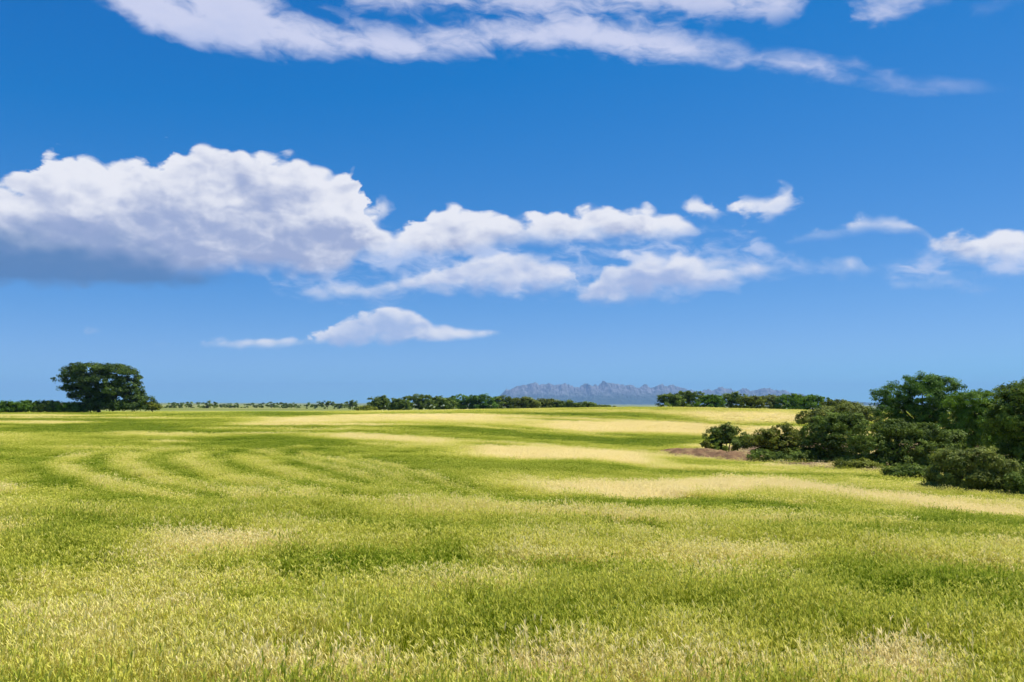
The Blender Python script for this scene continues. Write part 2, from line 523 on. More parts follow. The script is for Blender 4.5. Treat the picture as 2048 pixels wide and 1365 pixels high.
def track_field(x, y, v):
    d = np.hypot(x, y)
    sel = np.nonzero((y > 12) & (y < 75) & (x < 8) & (x > -30))[0]
    if not len(sel):
        return v
    px_ = x[sel] * 3.0; py_ = y[sel]
    wob = 0.35 * softnoise(x[sel], y[sel], 1.1)
    out = v[sel]
    for P, tone, st in _tracks:
        best = np.full(len(sel), 1e9)
        for a, b in zip(P[:-1], P[1:]):
            ax, ay, bx, by = a[0] * 3.0, a[1], b[0] * 3.0, b[1]
            dx_, dy_ = bx - ax, by - ay
            t = np.clip(((px_ - ax) * dx_ + (py_ - ay) * dy_) / (dx_ * dx_ + dy_ * dy_ + 1e-9), 0, 1)
            best = np.minimum(best, np.hypot(px_ - ax - t * dx_, py_ - ay - t * dy_))
        f = np.exp(-((best + wob) / ((0.17 + 0.011 * py_) if tone < .5 else (0.22 + 0.015 * py_))) ** 2) * st
        out = out * (1 - f) + tone * f
    v = v.copy(); v[sel] = out
    return v


def crop_tone(x, y):
    d = np.hypot(x, y)
    wx = x + 1.2 * softnoise(x, y, .25)
    wy = y * (1 + 0.012 * softnoise(x, y, 0.10)) + 0.008 * d * softnoise(y, x, .4) + 0.006 * d * softnoise(x + 3, y, 2.2)
    near = np.clip(26 / (d + 8), 0, 1)
    v = 0.42 + 0.17 * softnoise(x * .35, y * .6, 1.0) + 0.26 * softnoise(x * .6, y * 1.7, 1.5) * near + 0.30 * softnoise(y * 2.6 + 9, x * 1.5, 2.2) * near
    v += 0.22 * softnoise(x * .07, y * .30, 1.0) * np.clip((d - 14) / 40, 0, 1)
    calm = np.exp(-np.clip(np.abs(x + 8.0) / 14.0, 0, 9) ** 4 - ((y - 33) / 17.0) ** 4)   # the turning headland was sown evenly
    v = v * (1 - .7 * calm) + .30 * .7 * calm
    for n_, (xs, ys, hw, tone, st) in enumerate(_streaks + _strips):
        yc = np.interp(wx, xs, ys); h = np.interp(wx, xs, hw)
        L = (xs[-1] - xs[0]) * 0.22 + 0.2
        f = np.exp(-np.abs((wy - yc) / h) ** 5)
        f *= np.clip((wx - xs[0]) / L, 0, 1) * np.clip((xs[-1] - wx) / L, 0, 1)
        f = np.clip(f, 0, 1) * st
        if n_ < len(_streaks):
            f = f * (1 - .85 * calm)
        t2 = tone * 1.02 if tone > .7 else tone - .06
        v = v * (1 - f) + t2 * f
    v += 0.40 * drill_lines(x, y) * np.clip(1.35 - v, .35, 1) * (1 - .7 * calm)
    v = track_field(x, y, v)
    v = 0.45 + (v - 0.45) * 1.18
    return np.clip(v, 0, 1)


def build_mesh(name, verts, faces, mats, smooth=True):
    me = bpy.data.meshes.new(name)
    verts = np.asarray(verts, np.float32); faces = np.asarray(faces, np.int32)
    k = faces.shape[1]
    me.vertices.add(len(verts)); me.vertices.foreach_set('co', verts.ravel())
    me.loops.add(faces.size); me.loops.foreach_set('vertex_index', faces.ravel())
    me.polygons.add(len(faces))
    me.polygons.foreach_set('loop_start', np.arange(0, faces.size, k, dtype=np.int32))
    me.polygons.foreach_set('use_smooth', np.full(len(faces), smooth, bool))
    me.update(calc_edges=True)
    me.validate()
    for m in (mats if isinstance(mats, (list, tuple)) else [mats]):
        me.materials.append(m)
    return me


def point_attr(me, name, vals):
    a = me.attributes.new(name, 'FLOAT', 'POINT')
    a.data.foreach_set('value', np.asarray(vals, np.float32))


def link(name, me, parent=None, loc=(0, 0, 0), **props):
    o = bpy.data.objects.new(name, me)
    col.objects.link(o)
    o.location = loc
    if parent:
        o.parent = parent
    for k, v in props.items():
        o[k] = v
    return o


def material(name):
    m = bpy.data.materials.new(name)
    m.use_nodes = True
    m.node_tree.nodes.clear()
    return m, NT(m.node_tree)


GREEN = (0.100, 0.170, 0.010)
MIDG = (0.270, 0.310, 0.024)
STRAW = (0.66, 0.56, 0.24)


def mat_ground():
    m, N = material('field_ground')
    geo = N.new('ShaderNodeNewGeometry')
    at_t = N.new('ShaderNodeAttribute', attribute_name='tone')
    at_s = N.new('ShaderNodeAttribute', attribute_name='soil')
    pos = geo.outputs['Position']
    sp = N.new('ShaderNodeSeparateXYZ'); N.put(sp.inputs[0], pos)
    flat = N.vec(sp.outputs[0], sp.outputs[1], 0.0)
    n1 = N.noise(flat, 0.9, 6, 0.65)
    n2 = N.noise(N.vec(N.m('MULTIPLY', sp.outputs[0], 0.22), sp.outputs[1], 0.0), 0.35, 5, 0.6)
    v = N.m('ADD', at_t.outputs['Fac'], N.m('ADD', N.m('MULTIPLY', N.m('SUBTRACT', n1, 0.5), 0.55), N.m('MULTIPLY', N.m('SUBTRACT', n2, 0.5), 0.7)), clamp=True)
    c = N.ramp(v, [(0.0, GREEN), (0.48, MIDG), (1.0, STRAW)])
    # land beyond the field: other crops, fallow and scrub
    ln = N.new('ShaderNodeVectorMath', operation='LENGTH'); N.put(ln.inputs[0], flat)
    nf = N.noise(N.vec(N.m('MULTIPLY', sp.outputs[0], 0.35), sp.outputs[1], 4.0), 0.006, 5, 0.6)
    land = N.ramp(nf, [(0.34, (0.08, 0.12, 0.025)), (0.46, (0.16, 0.20, 0.04)), (0.56, (0.30, 0.29, 0.10)), (0.66, (0.11, 0.16, 0.03))])
    c = N.mix(N.ramp01(ln.outputs['Value'], 215.0, 300.0), c, land)
    n3 = N.noise(flat, 3.0, 6, 0.7)
    soil = N.ramp(n3, [(0.3, (0.10, 0.062, 0.035)), (0.55, (0.20, 0.13, 0.075)), (0.75, (0.26, 0.21, 0.10))])
    c = N.mix(N.ramp01(N.m('ADD', at_s.outputs['Fac'], N.m('MULTIPLY', N.m('SUBTRACT', n1, 0.5), 0.8)), 0.35, 0.65), c, soil)
    bs = N.new('ShaderNodeBsdfPrincipled')
    N.put(bs.inputs['Base Color'], c)
    bs.inputs['Roughness'].default_value = 1.0
    bs.inputs['Specular IOR Level'].default_value = 0.05
    bmp = N.new('ShaderNodeBump'); bmp.inputs['Strength'].default_value = 0.6; bmp.inputs['Distance'].default_value = 0.25
    N.put(bmp.inputs['Height'], N.noise(flat, 2.2, 8, 0.7))
    N.put(bs.inputs['Normal'], bmp.outputs[0])
    o = N.new('ShaderNodeOutputMaterial'); N.put(o.inputs[0], bs.outputs[0])
    return m


def make_terrain():
    fine_a = np.linspace(-46, 46, 369)
    rest = np.linspace(46, 314, 68)[1:-1]
    ang = np.radians(np.concatenate([fine_a, rest]))
    rad = np.concatenate([[0.7, 1.5, 2.5, 3.4], np.exp(np.linspace(math.log(4), math.log(260), 260)), np.exp(np.linspace(math.log(275), math.log(21000), 60))])
    A, R = np.meshgrid(ang, rad)
    x = (R * np.sin(A)).ravel(); y = (R * np.cos(A)).ravel()
    z = ground(x, y)
    na, nr = len(ang), len(rad)
    i = np.arange(nr - 1)[:, None]; j = np.arange(na)[None]
    j2 = (j + 1) % na
    f = np.stack([i * na + j, i * na + j2, (i + 1) * na + j2, (i + 1) * na + j], -1).reshape(-1, 4)
    f = f[:, ::-1]
    v = np.stack([x, y, z], 1)
    me = build_mesh('field', v, f, mat_ground())
    point_attr(me, 'tone', crop_tone(x, y))
    point_attr(me, 'soil', bare_soil(x, y))
    return link('field', me, kind='structure')


make_terrain()


# ------------------------------------------------------------------ mountains
def mat_rock():
    m, N = material('limestone_massif')
    geo = N.new('ShaderNodeNewGeometry')
    sp = N.new('ShaderNodeSeparateXYZ'); N.put(sp.inputs[0], geo.outputs['Position'])
    sn = N.new('ShaderNodeSeparateXYZ'); N.put(sn.inputs[0], geo.outputs['Normal'])
    n = N.noise(geo.outputs['Position'], 0.012, 8, 0.65)
    rock = N.ramp(n, [(0.32, (0.080, 0.085, 0.095)), (0.66, (0.24, 0.235, 0.24))])
    wood = N.ramp(n, [(0.3, (0.02, 0.04, 0.03)), (0.7, (0.045, 0.07, 0.04))])
    f = N.m('ADD', N.ramp01(sp.outputs[2], 40.0, 210.0), N.m('MULTIPLY', N.m('SUBTRACT', n, 0.5), 1.6), clamp=True)
    c = N.mix(f, wood, rock)
    bs = N.new('ShaderNodeBsdfDiffuse'); N.put(bs.inputs[0], c)
    o = N.new('ShaderNodeOutputMaterial'); N.put(o.inputs[0], bs.outputs[0])
    return m


def vnoise(x, y, seed):
    """value noise on a lattice"""
    r = np.random.default_rng(seed).random((257, 257))
    xi = np.floor(x).astype(int); yi = np.floor(y).astype(int)
    fx = x - xi; fy = y - yi
    fx = fx * fx * (3 - 2 * fx); fy = fy * fy * (3 - 2 * fy)
    g = lambda a, b: r[a % 257, b % 257]
    return (g(xi, yi) * (1 - fx) + g(xi + 1, yi) * fx) * (1 - fy) + (g(xi, yi + 1) * (1 - fx) + g(xi + 1, yi + 1) * fx) * fy


def make_mountains():
    D = 14000.0
    prof = [(900, 815), (985, 812), (1012, 780), (1030, 772), (1060, 769), (1100, 766), (1130, 768), (1148, 776), (1160, 772), (1185, 766), (1205, 764),
            (1235, 766), (1265, 770), (1285, 769), (1300, 776), (1318, 768), (1340, 771), (1375, 778), (1400, 780), (1440, 776), (1480, 777), (1520, 776),
            (1560, 780), (1600, 788), (1660, 800), (1760, 808), (1900, 814)]
    px = np.array([p[0] for p in prof]); hy = np.array([max(0.0, -slope(p[1]) * D + EYE + 8) for p in prof])
    nx, ny = 520, 90
    u = np.linspace(900, 1900, nx); w = np.linspace(-1, 1, ny)
    U, Wv = np.meshgrid(u, w)
    X = (U - 1024) / FPX * D
    Y = D + Wv * 1500
    H = np.interp(U, px, hy)
    r = 0
    for k, (s, a) in enumerate(((220, .42), (105, .30), (48, .2), (22, .12))):
        r = r + a * (1 - np.abs(2 * vnoise(X / s + 60, Y / s / 1.6 + 3, 5 + k) - 1))
    env = np.clip(1 - np.abs(Wv) ** 1.4, 0, 1)
    crest = np.clip(1 - np.abs(Wv + 0.05) * 3.2, 0, 1)
    Z = -60 + (H + 50) * 1.06 * env * (0.5 + 0.5 * crest) * (0.80 + 0.48 * (r - 0.45))
    n = nx * ny
    i = np.arange(ny - 1)[:, None]; j = np.arange(nx - 1)[None]
    f = np.stack([i * nx + j, i * nx + j + 1, (i + 1) * nx + j + 1, (i + 1) * nx + j], -1).reshape(-1, 4)
    me = build_mesh('mountain_range', np.stack([X.ravel(), Y.ravel(), Z.ravel()], 1), f, mat_rock(), smooth=False)
    link('mountain_range', me, kind='structure')


make_mountains()


# ------------------------------------------------------------------ trees and shrubs
def mat_leaf(name, dark, light, trans=0.25):
    m, N = material(name)
    a = N.new('ShaderNodeAttribute', attribute_name='tint')
    geo = N.new('ShaderNodeNewGeometry')
    oi = N.new('ShaderNodeObjectInfo')
    v = N.m('ADD', a.outputs['Fac'], N.m('MULTIPLY', N.m('SUBTRACT', geo.outputs['Random Per Island'], 0.5), 0.35), clamp=True)
    c = N.ramp(v, [(0.0, dark), (1.0, light)])
    d = N.new('ShaderNodeBsdfPrincipled'); N.put(d.inputs['Base Color'], c)
    d.inputs['Roughness'].default_value = 0.62
    d.inputs['Specular IOR Level'].default_value = 0.10
    t = N.new('ShaderNodeBsdfTranslucent'); N.put(t.inputs[0], c)
    mx = N.new('ShaderNodeMixShader'); mx.inputs[0].default_value = trans
    N.put(mx.inputs[1], d.outputs[0]); N.put(mx.inputs[2], t.outputs[0])
    o = N.new('ShaderNodeOutputMaterial'); N.put(o.inputs[0], mx.outputs[0])
    return m


def mat_bark():
    m, N = material('bark')
    tcn = N.new('ShaderNodeTexCoord')
    n = N.noise(tcn.outputs['Object'], 9, 6, 0.7)
    c = N.ramp(n, [(0.3, (0.045, 0.032, 0.024)), (0.7, (0.16, 0.12, 0.09))])
    bs = N.new('ShaderNodeBsdfDiffuse'); N.put(bs.inputs[0], c)
    b = N.new('ShaderNodeBump'); b.inputs['Strength'].default_value = 0.8; b.inputs['Distance'].default_value = 0.04
    N.put(b.inputs['Height'], n); N.put(bs.inputs['Normal'], b.outputs[0])
    o = N.new('ShaderNodeOutputMaterial'); N.put(o.inputs[0], bs.outputs[0])
    return m


M_OAK = mat_leaf('holm_oak_leaves', (0.055, 0.095, 0.014), (0.250, 0.335, 0.046), 0.32)
M_OLIVE = mat_leaf('olive_brown_leaves', (0.080, 0.105, 0.010), (0.300, 0.330, 0.035), 0.3)
M_PINE = mat_leaf('pine_needles', (0.042, 0.105, 0.016), (0.180, 0.320, 0.040), 0.3)
M_FRESH = mat_leaf('fresh_green_leaves', (0.060, 0.135, 0.012), (0.210, 0.350, 0.030), 0.35)
M_DRY = mat_leaf('grey_green_leaves', (0.075, 0.105, 0.016), (0.300, 0.340, 0.060), 0.3)
M_DARK = mat_leaf('dark_pine_foliage', (0.030, 0.062, 0.014), (0.135, 0.205, 0.034), 0.2)
M_BARK = mat_bark()


def crown_mesh(lobes, n, leaf, mat, seed, clump=0.34, ratio=0.5, up=0.35, low=-0.35):
    """leaves in clumps over and inside uneven lobes. lobes: (x, y, z, rx, ry, rz)"""
    r = np.random.default_rng(seed)
    n = int(n * 1.55); leaf = leaf * 0.78
    L = np.array(lobes, float)
    wgt = (L[:, 3] * L[:, 5] + L[:, 3] * L[:, 4]) ; wgt /= wgt.sum()
    nc = max(12, n // 46)
    li = r.choice(len(L), nc, p=wgt)
    dirs = r.normal(size=(nc, 3)); dirs /= np.linalg.norm(dirs, axis=1)[:, None]
    dirs[:, 2] = np.where(dirs[:, 2] < low, -dirs[:, 2] * 0.7, dirs[:, 2])
    ph = r.uniform(0, 6.28, (len(L), 5)); fr = r.normal(0, 2.6, (len(L), 5, 3))
    bump = np.zeros(nc)
    for k in range(5):
        bump += np.sin((dirs * fr[li, k]).sum(1) + ph[li, k])
    rad = (0.66 + 0.34 * r.random(nc) ** 0.5) * (1 + 0.085 * bump)
    cen = L[li, :3] + dirs * L[li, 3:6] * rad[:, None]
    ctint = np.clip(0.46 + 0.15 * bump / 1.6 + r.normal(0, 0.17, nc), 0, 1)
    csz = clump * r.uniform(0.6, 1.35, nc)
    k = r.integers(0, nc, n)
    off = r.normal(size=(n, 3)); off /= (np.linalg.norm(off, axis=1)[:, None] + 1e-6)
    off *= (r.random(n) ** 0.5)[:, None] * csz[k][:, None]
    off[:, 2] *= 0.62
    p = cen[k] + off
    nrm = dirs[k] * 0.95 + r.normal(0, 0.50, (n, 3)) + np.array([0, 0, up])
    nrm /= np.linalg.norm(nrm, axis=1)[:, None]
    t = np.cross(nrm, r.normal(size=(n, 3))); t /= (np.linalg.norm(t, axis=1)[:, None] + 1e-6)
    b = np.cross(nrm, t)
    s = leaf * r.uniform(0.6, 1.4, n)[:, None]
    V = np.stack([p - t * s, p + b * s * ratio, p + t * s, p - b * s * ratio], 1)
    V[:, :, 2] = np.maximum(V[:, :, 2], 0.02)
    F = np.arange(n * 4).reshape(n, 4)
    me = build_mesh('crown', V.reshape(-1, 3), F, mat, smooth=False)
    point_attr(me, 'tint', np.repeat(ctint[k], 4))
    return me


def tube(path, radii, seg=7):
    V, F = [], []
    path = [Vector(p) for p in path]
    for i, (p, rr) in enumerate(zip(path, radii)):
        d = (path[min(i + 1, len(path) - 1)] - path[max(i - 1, 0)]).normalized()
        q = d.to_track_quat('Z', 'Y')
        for k in range(seg):
            a = 2 * math.pi * k / seg
            wob = 1 + 0.12 * math.sin(3 * a + i)
            V.append(p + q @ Vector((math.cos(a) * rr * wob, math.sin(a) * rr * wob, 0)))
    for i in range(len(path) - 1):
        for k in range(seg):
            k2 = (k + 1) % seg
            F.append((i * seg + k, i * seg + k2, (i + 1) * seg + k2, (i + 1) * seg + k))
    return V, F


def trunk_mesh(height, r0, lobes, seed, lean=(0, 0), stems=1, fork=0.4):
    rn = random.Random(seed)
    V, F = [], []

    def add(path, rad):
        v, f = tube(path, rad)
        o = len(V)
        V.extend(v); F.extend([tuple(i + o for i in q) for q in f])
    for s in range(stems):
        sx, sy = (rn.uniform(-.11, .11) * height, rn.uniform(-.11, .11) * height) if stems > 1 else (0, 0)
        top = Vector((lean[0] + sx * 1.7, lean[1] + sy * 1.7, height * fork))
        base = Vector((sx, sy, -0.25))
        mid = base.lerp(top, 0.5) + Vector((rn.uniform(-.1, .1), rn.uniform(-.1, .1), 0)) * height * 0.3
        add([base, base.lerp(mid, .35), mid, mid.lerp(top, .6), top], [r0 * 1.35, r0 * 1.05, r0 * .9, r0 * .8, r0 * .65])
        for lb in lobes:
            if stems > 1 and rn.random() < 0.45:
                continue
            e = Vector(lb[:3]) + Vector((rn.uniform(-.3, .3) * lb[3], rn.uniform(-.3, .3) * lb[4], rn.uniform(0, .45) * lb[5]))
            m1 = top.lerp(e, 0.45) + Vector((rn.uniform(-.2, .2), rn.uniform(-.2, .2), rn.uniform(-.1, .25))) * height * 0.12
            add([top - Vector((0, 0, r0)), top.lerp(m1, .5), m1, m1.lerp(e, .6), e], [r0 * .6, r0 * .48, r0 * .36, r0 * .22, r0 * .07])
    return build_mesh('trunk', [tuple(v) for v in V], F, M_BARK)


def plant(name, label, cat, loc, height, lobes, leaves, leaf, mat, seed, r0=0.12, stems=1, group=None, fork=0.4, parts=('trunk', 'crown'), clump=0.34, ratio=0.5, lean=(0, 0), low=-0.75):
    root = bpy.data.objects.new(name, None)
    root.empty_display_size = 0.3
    col.objects.link(root)
    root.location = loc
    root['label'] = label; root['category'] = cat
    if group:
        root['group'] = group
    link(parts[0], trunk_mesh(height, r0, lobes, seed, lean, stems, fork), root)
    link(parts[1], crown_mesh(lobes, leaves, leaf, mat, seed, clump, ratio, low=low), root)
    return root


def from_outline(px0, Y, rows):
    """lobes given as (column, row, half width, half height) in the photograph's pixels, turned into metres about the base"""
    X, _, Z = at(px0, Y)
    k = Y / FPX
    out = []
    for q in rows:
        c, r, hw, hh = q[:4]
        dyy = q[4] if len(q) > 4 else 0.0
        x = (c - px0) * k
        z = EYE - slope(r) * Y - Z
        out.append((x, dyy, z, hw * k, max(hw, hh) * k * 0.9, hh * k))
    return (X, Y, Z), out


SH = ('stem', 'foliage')

# -- the big spreading tree on the left
loc, lb = from_outline(200, 168, [(146, 741, 20, 10), (180, 738, 34, 11), (222, 740, 34, 12), (252, 750, 26, 15), (130, 757, 19, 7), (160, 758, 30, 12), (205, 760, 44, 16), (250, 768, 30, 14),
                                  (142, 774, 20, 6), (172, 778, 30, 12), (220, 782, 44, 16), (268, 786, 24, 14), (160, 792, 18, 7), (200, 797, 32, 12), (248, 800, 38, 14), (288, 804, 26, 14),
                                  (225, 812, 40, 9), (272, 814, 38, 9), (303, 814, 16, 9), (168, 806, 18, 9), (205, 808, 30, 10), (185, 816, 26, 6)])
plant('spreading_tree', 'large dark spreading tree alone at the left of the field', 'tree', loc, 9.3, lb, 34000, 0.23, M_DARK, 11, r0=0.36, fork=0.2, clump=0.7)

# -- low bushes along the field edge beside it
for i, (c, w, t, lab, mt) in enumerate([
        (18, 24, 801, 'low green hedge bush at the left edge of the photo', M_FRESH),
        (58, 26, 799, 'low green hedge bush, second from the left edge', M_FRESH),
        (98, 24, 800, 'low green hedge bush, third from the left edge', M_OAK),
        (142, 27, 803, 'low green hedge bush touching the large spreading tree', M_FRESH)]):
    loc, lb = from_outline(c, 166, [(c - w * .4, t + 10, w * .6, 8), (c + w * .35, t + 9, w * .65, 8), (c, t + 16, w * 1.05, 9), (c - w * .5, t + 19, w * .7, 8), (c + w * .5, t + 19, w * .7, 8)])
    plant('hedge_bush', lab, 'bush', loc, 2.2, lb, 6000, 0.18, mt, 40 + i, r0=0.07, stems=3, parts=SH, group='hedge bushes left of the spreading tree', clump=0.45)
loc, lb = from_outline(308, 167, [(300, 812, 12, 8), (314, 815, 9, 6)])
plant('hedge_bush', 'small olive bush at the right foot of the large spreading tree', 'bush', loc, 1.6, lb, 1800, 0.16, M_OLIVE, 47, r0=0.05, stems=2, parts=SH, clump=0.35)

# -- tiny trees on the horizon, left of the middle
far = [(352, 806, 20, 5, 620), (385, 804, 22, 6, 640), (422, 804, 13, 7, 600), (470, 807, 14, 6, 720), (510, 807, 18, 5, 760), (545, 804, 20, 7, 700), (590, 808, 12, 5, 760),
       (632, 805, 18, 6, 680), (656, 803, 13, 6, 650), (706, 801, 13, 8, 560), (450, 809, 14, 4, 780), (572, 806, 12, 5, 730), (680, 808, 12, 4, 700)]
far = [(c, t, w * 1.3, h * 1.1, Y) for c, t, w, h, Y in sorted(far)]
ORD = ['first', 'second', 'third', 'fourth', 'fifth', 'sixth', 'seventh', 'eighth', 'ninth', 'tenth', 'eleventh', 'twelfth', 'thirteenth']
for i, (c, t, w, h, Y) in enumerate(far):
    loc, lb = from_outline(c, Y, [(c - w * .45, t + h * .9, w * .5, h * .8), (c + w * .4, t + h * .8, w * .55, h * .75), (c, t + h * .7, w * .5, h * .9), (c, t + h * 1.5, w * .85, h)])
    plant('horizon_tree', 'tiny dark tree on the far horizon, ' + ORD[i] + ' to the right of the large spreading tree', 'tree', loc, 4.0, lb, 900, 0.6, M_OAK, 60 + i, r0=0.2, group='tiny trees on the horizon', clump=1.1)

# -- the middle belt of trees
mid = [(735, 814, 18, 8, 205, 'low round dark bush at the left foot of the middle tree belt', M_OLIVE),
       (762, 791, 26, 16, 262, 'dark round tree at the left end of the middle belt', M_OAK),
       (800, 799, 18, 12, 250, 'small dark tree, second from the left in the middle belt', M_OAK),
       (838, 788, 34, 16, 262, 'tallest wide-crowned tree of the middle belt', M_OAK),
       (880, 793, 28, 14, 255, 'dark tree just right of the tallest in the middle belt', M_OAK),
       (922, 790, 30, 16, 262, 'tree with a pointed top near the centre of the middle belt', M_PINE),
       (965, 790, 28, 15, 258, 'green tree in the centre of the middle belt', M_PINE),
       (1008, 792, 30, 14, 262, 'tree in the middle belt standing before the left end of the mountains', M_OAK),
       (1050, 795, 28, 13, 258, 'low tree of the middle belt under the first mountain hump', M_DRY),
       (1092, 797, 26, 12, 262, 'greyish low tree, third from the right in the middle belt', M_DRY),
       (1130, 801, 24, 10, 260, 'low tree, second from the right in the middle belt', M_OAK),
       (1168, 806, 26, 7, 260, 'flat bush near the right end of the middle belt', M_OAK),
       (1206, 812, 26, 4, 260, 'lowest bush, tapering off at the right end of the middle belt', M_OAK)]
for i, (c, t, w, h, Y, lab, mt) in enumerate(mid):
    b = 824
    rows = [(c - w * .5, t + h * .75, w * .55, h * .6), (c + w * .45, t + h * .8, w * .6, h * .6), (c, t + h * .6, w * .55, h * .62),
            (c - w * .3, (t + b) / 2 + 4, w * .8, (b - t) * .36), (c + w * .4, (t + b) / 2 + 5, w * .75, (b - t) * .34)]
    loc, lb = from_outline(c, Y, rows)
    isb = 'bush' in lab
    plant('belt_bush' if isb else 'belt_tree', lab, 'bush' if isb else 'tree', loc, (824 - t) * Y / FPX, lb, 4200, 0.30, mt, 100 + i, r0=0.16, fork=0.3, group=None if isb else 'trees of the middle belt', clump=0.7, parts=SH if isb else ('trunk', 'crown'))

# -- the belt right of the mountains
rgt = [(1340, 788, 26, 14, 215, 'dark tree at the left end of the belt right of the mountains', M_OAK),
       (1378, 780, 32, 16, 222, 'tallest dark tree of the belt right of the mountains', M_OAK),
       (1420, 790, 28, 13, 215, 'green tree beside the tallest in the right belt', M_FRESH),
       (1462, 786, 30, 14, 222, 'dark green tree at the centre of the right belt', M_OAK),
       (1500, 792, 26, 13, 215, 'olive tree just right of centre in the right belt', M_OLIVE),
       (1540, 790, 28, 13, 222, 'greyish tree of the right belt under the last mountain hump', M_DRY),
       (1580, 788, 28, 14, 212, 'green tree of the right belt, third from its right end', M_FRESH),
       (1624, 790, 34, 13, 205, 'wide flat-topped green tree, second from the right belt end', M_FRESH),
       (1672, 800, 30, 12, 190, 'low olive tree where the right belt runs into the thicket', M_OLIVE)]
for i, (c, t, w, h, Y, lab, mt) in enumerate(rgt):
    b = 823 + (c - 1340) * 0.05
    rows = [(c - w * .5, t + h * .75, w * .55, h * .6), (c + w * .45, t + h * .8, w * .6, h * .6), (c, t + h * .6, w * .55, h * .62),
            (c - w * .3, (t + b) / 2 + 4, w * .8, (b - t) * .38), (c + w * .4, (t + b) / 2 + 5, w * .75, (b - t) * .36)]
    loc, lb = from_outline(c, Y, rows)
    plant('belt_tree', lab, 'tree', loc, (b - t) * Y / FPX, lb, 4600, 0.26, mt, 130 + i, r0=0.15, fork=0.3, group='trees of the right belt', clump=0.6)

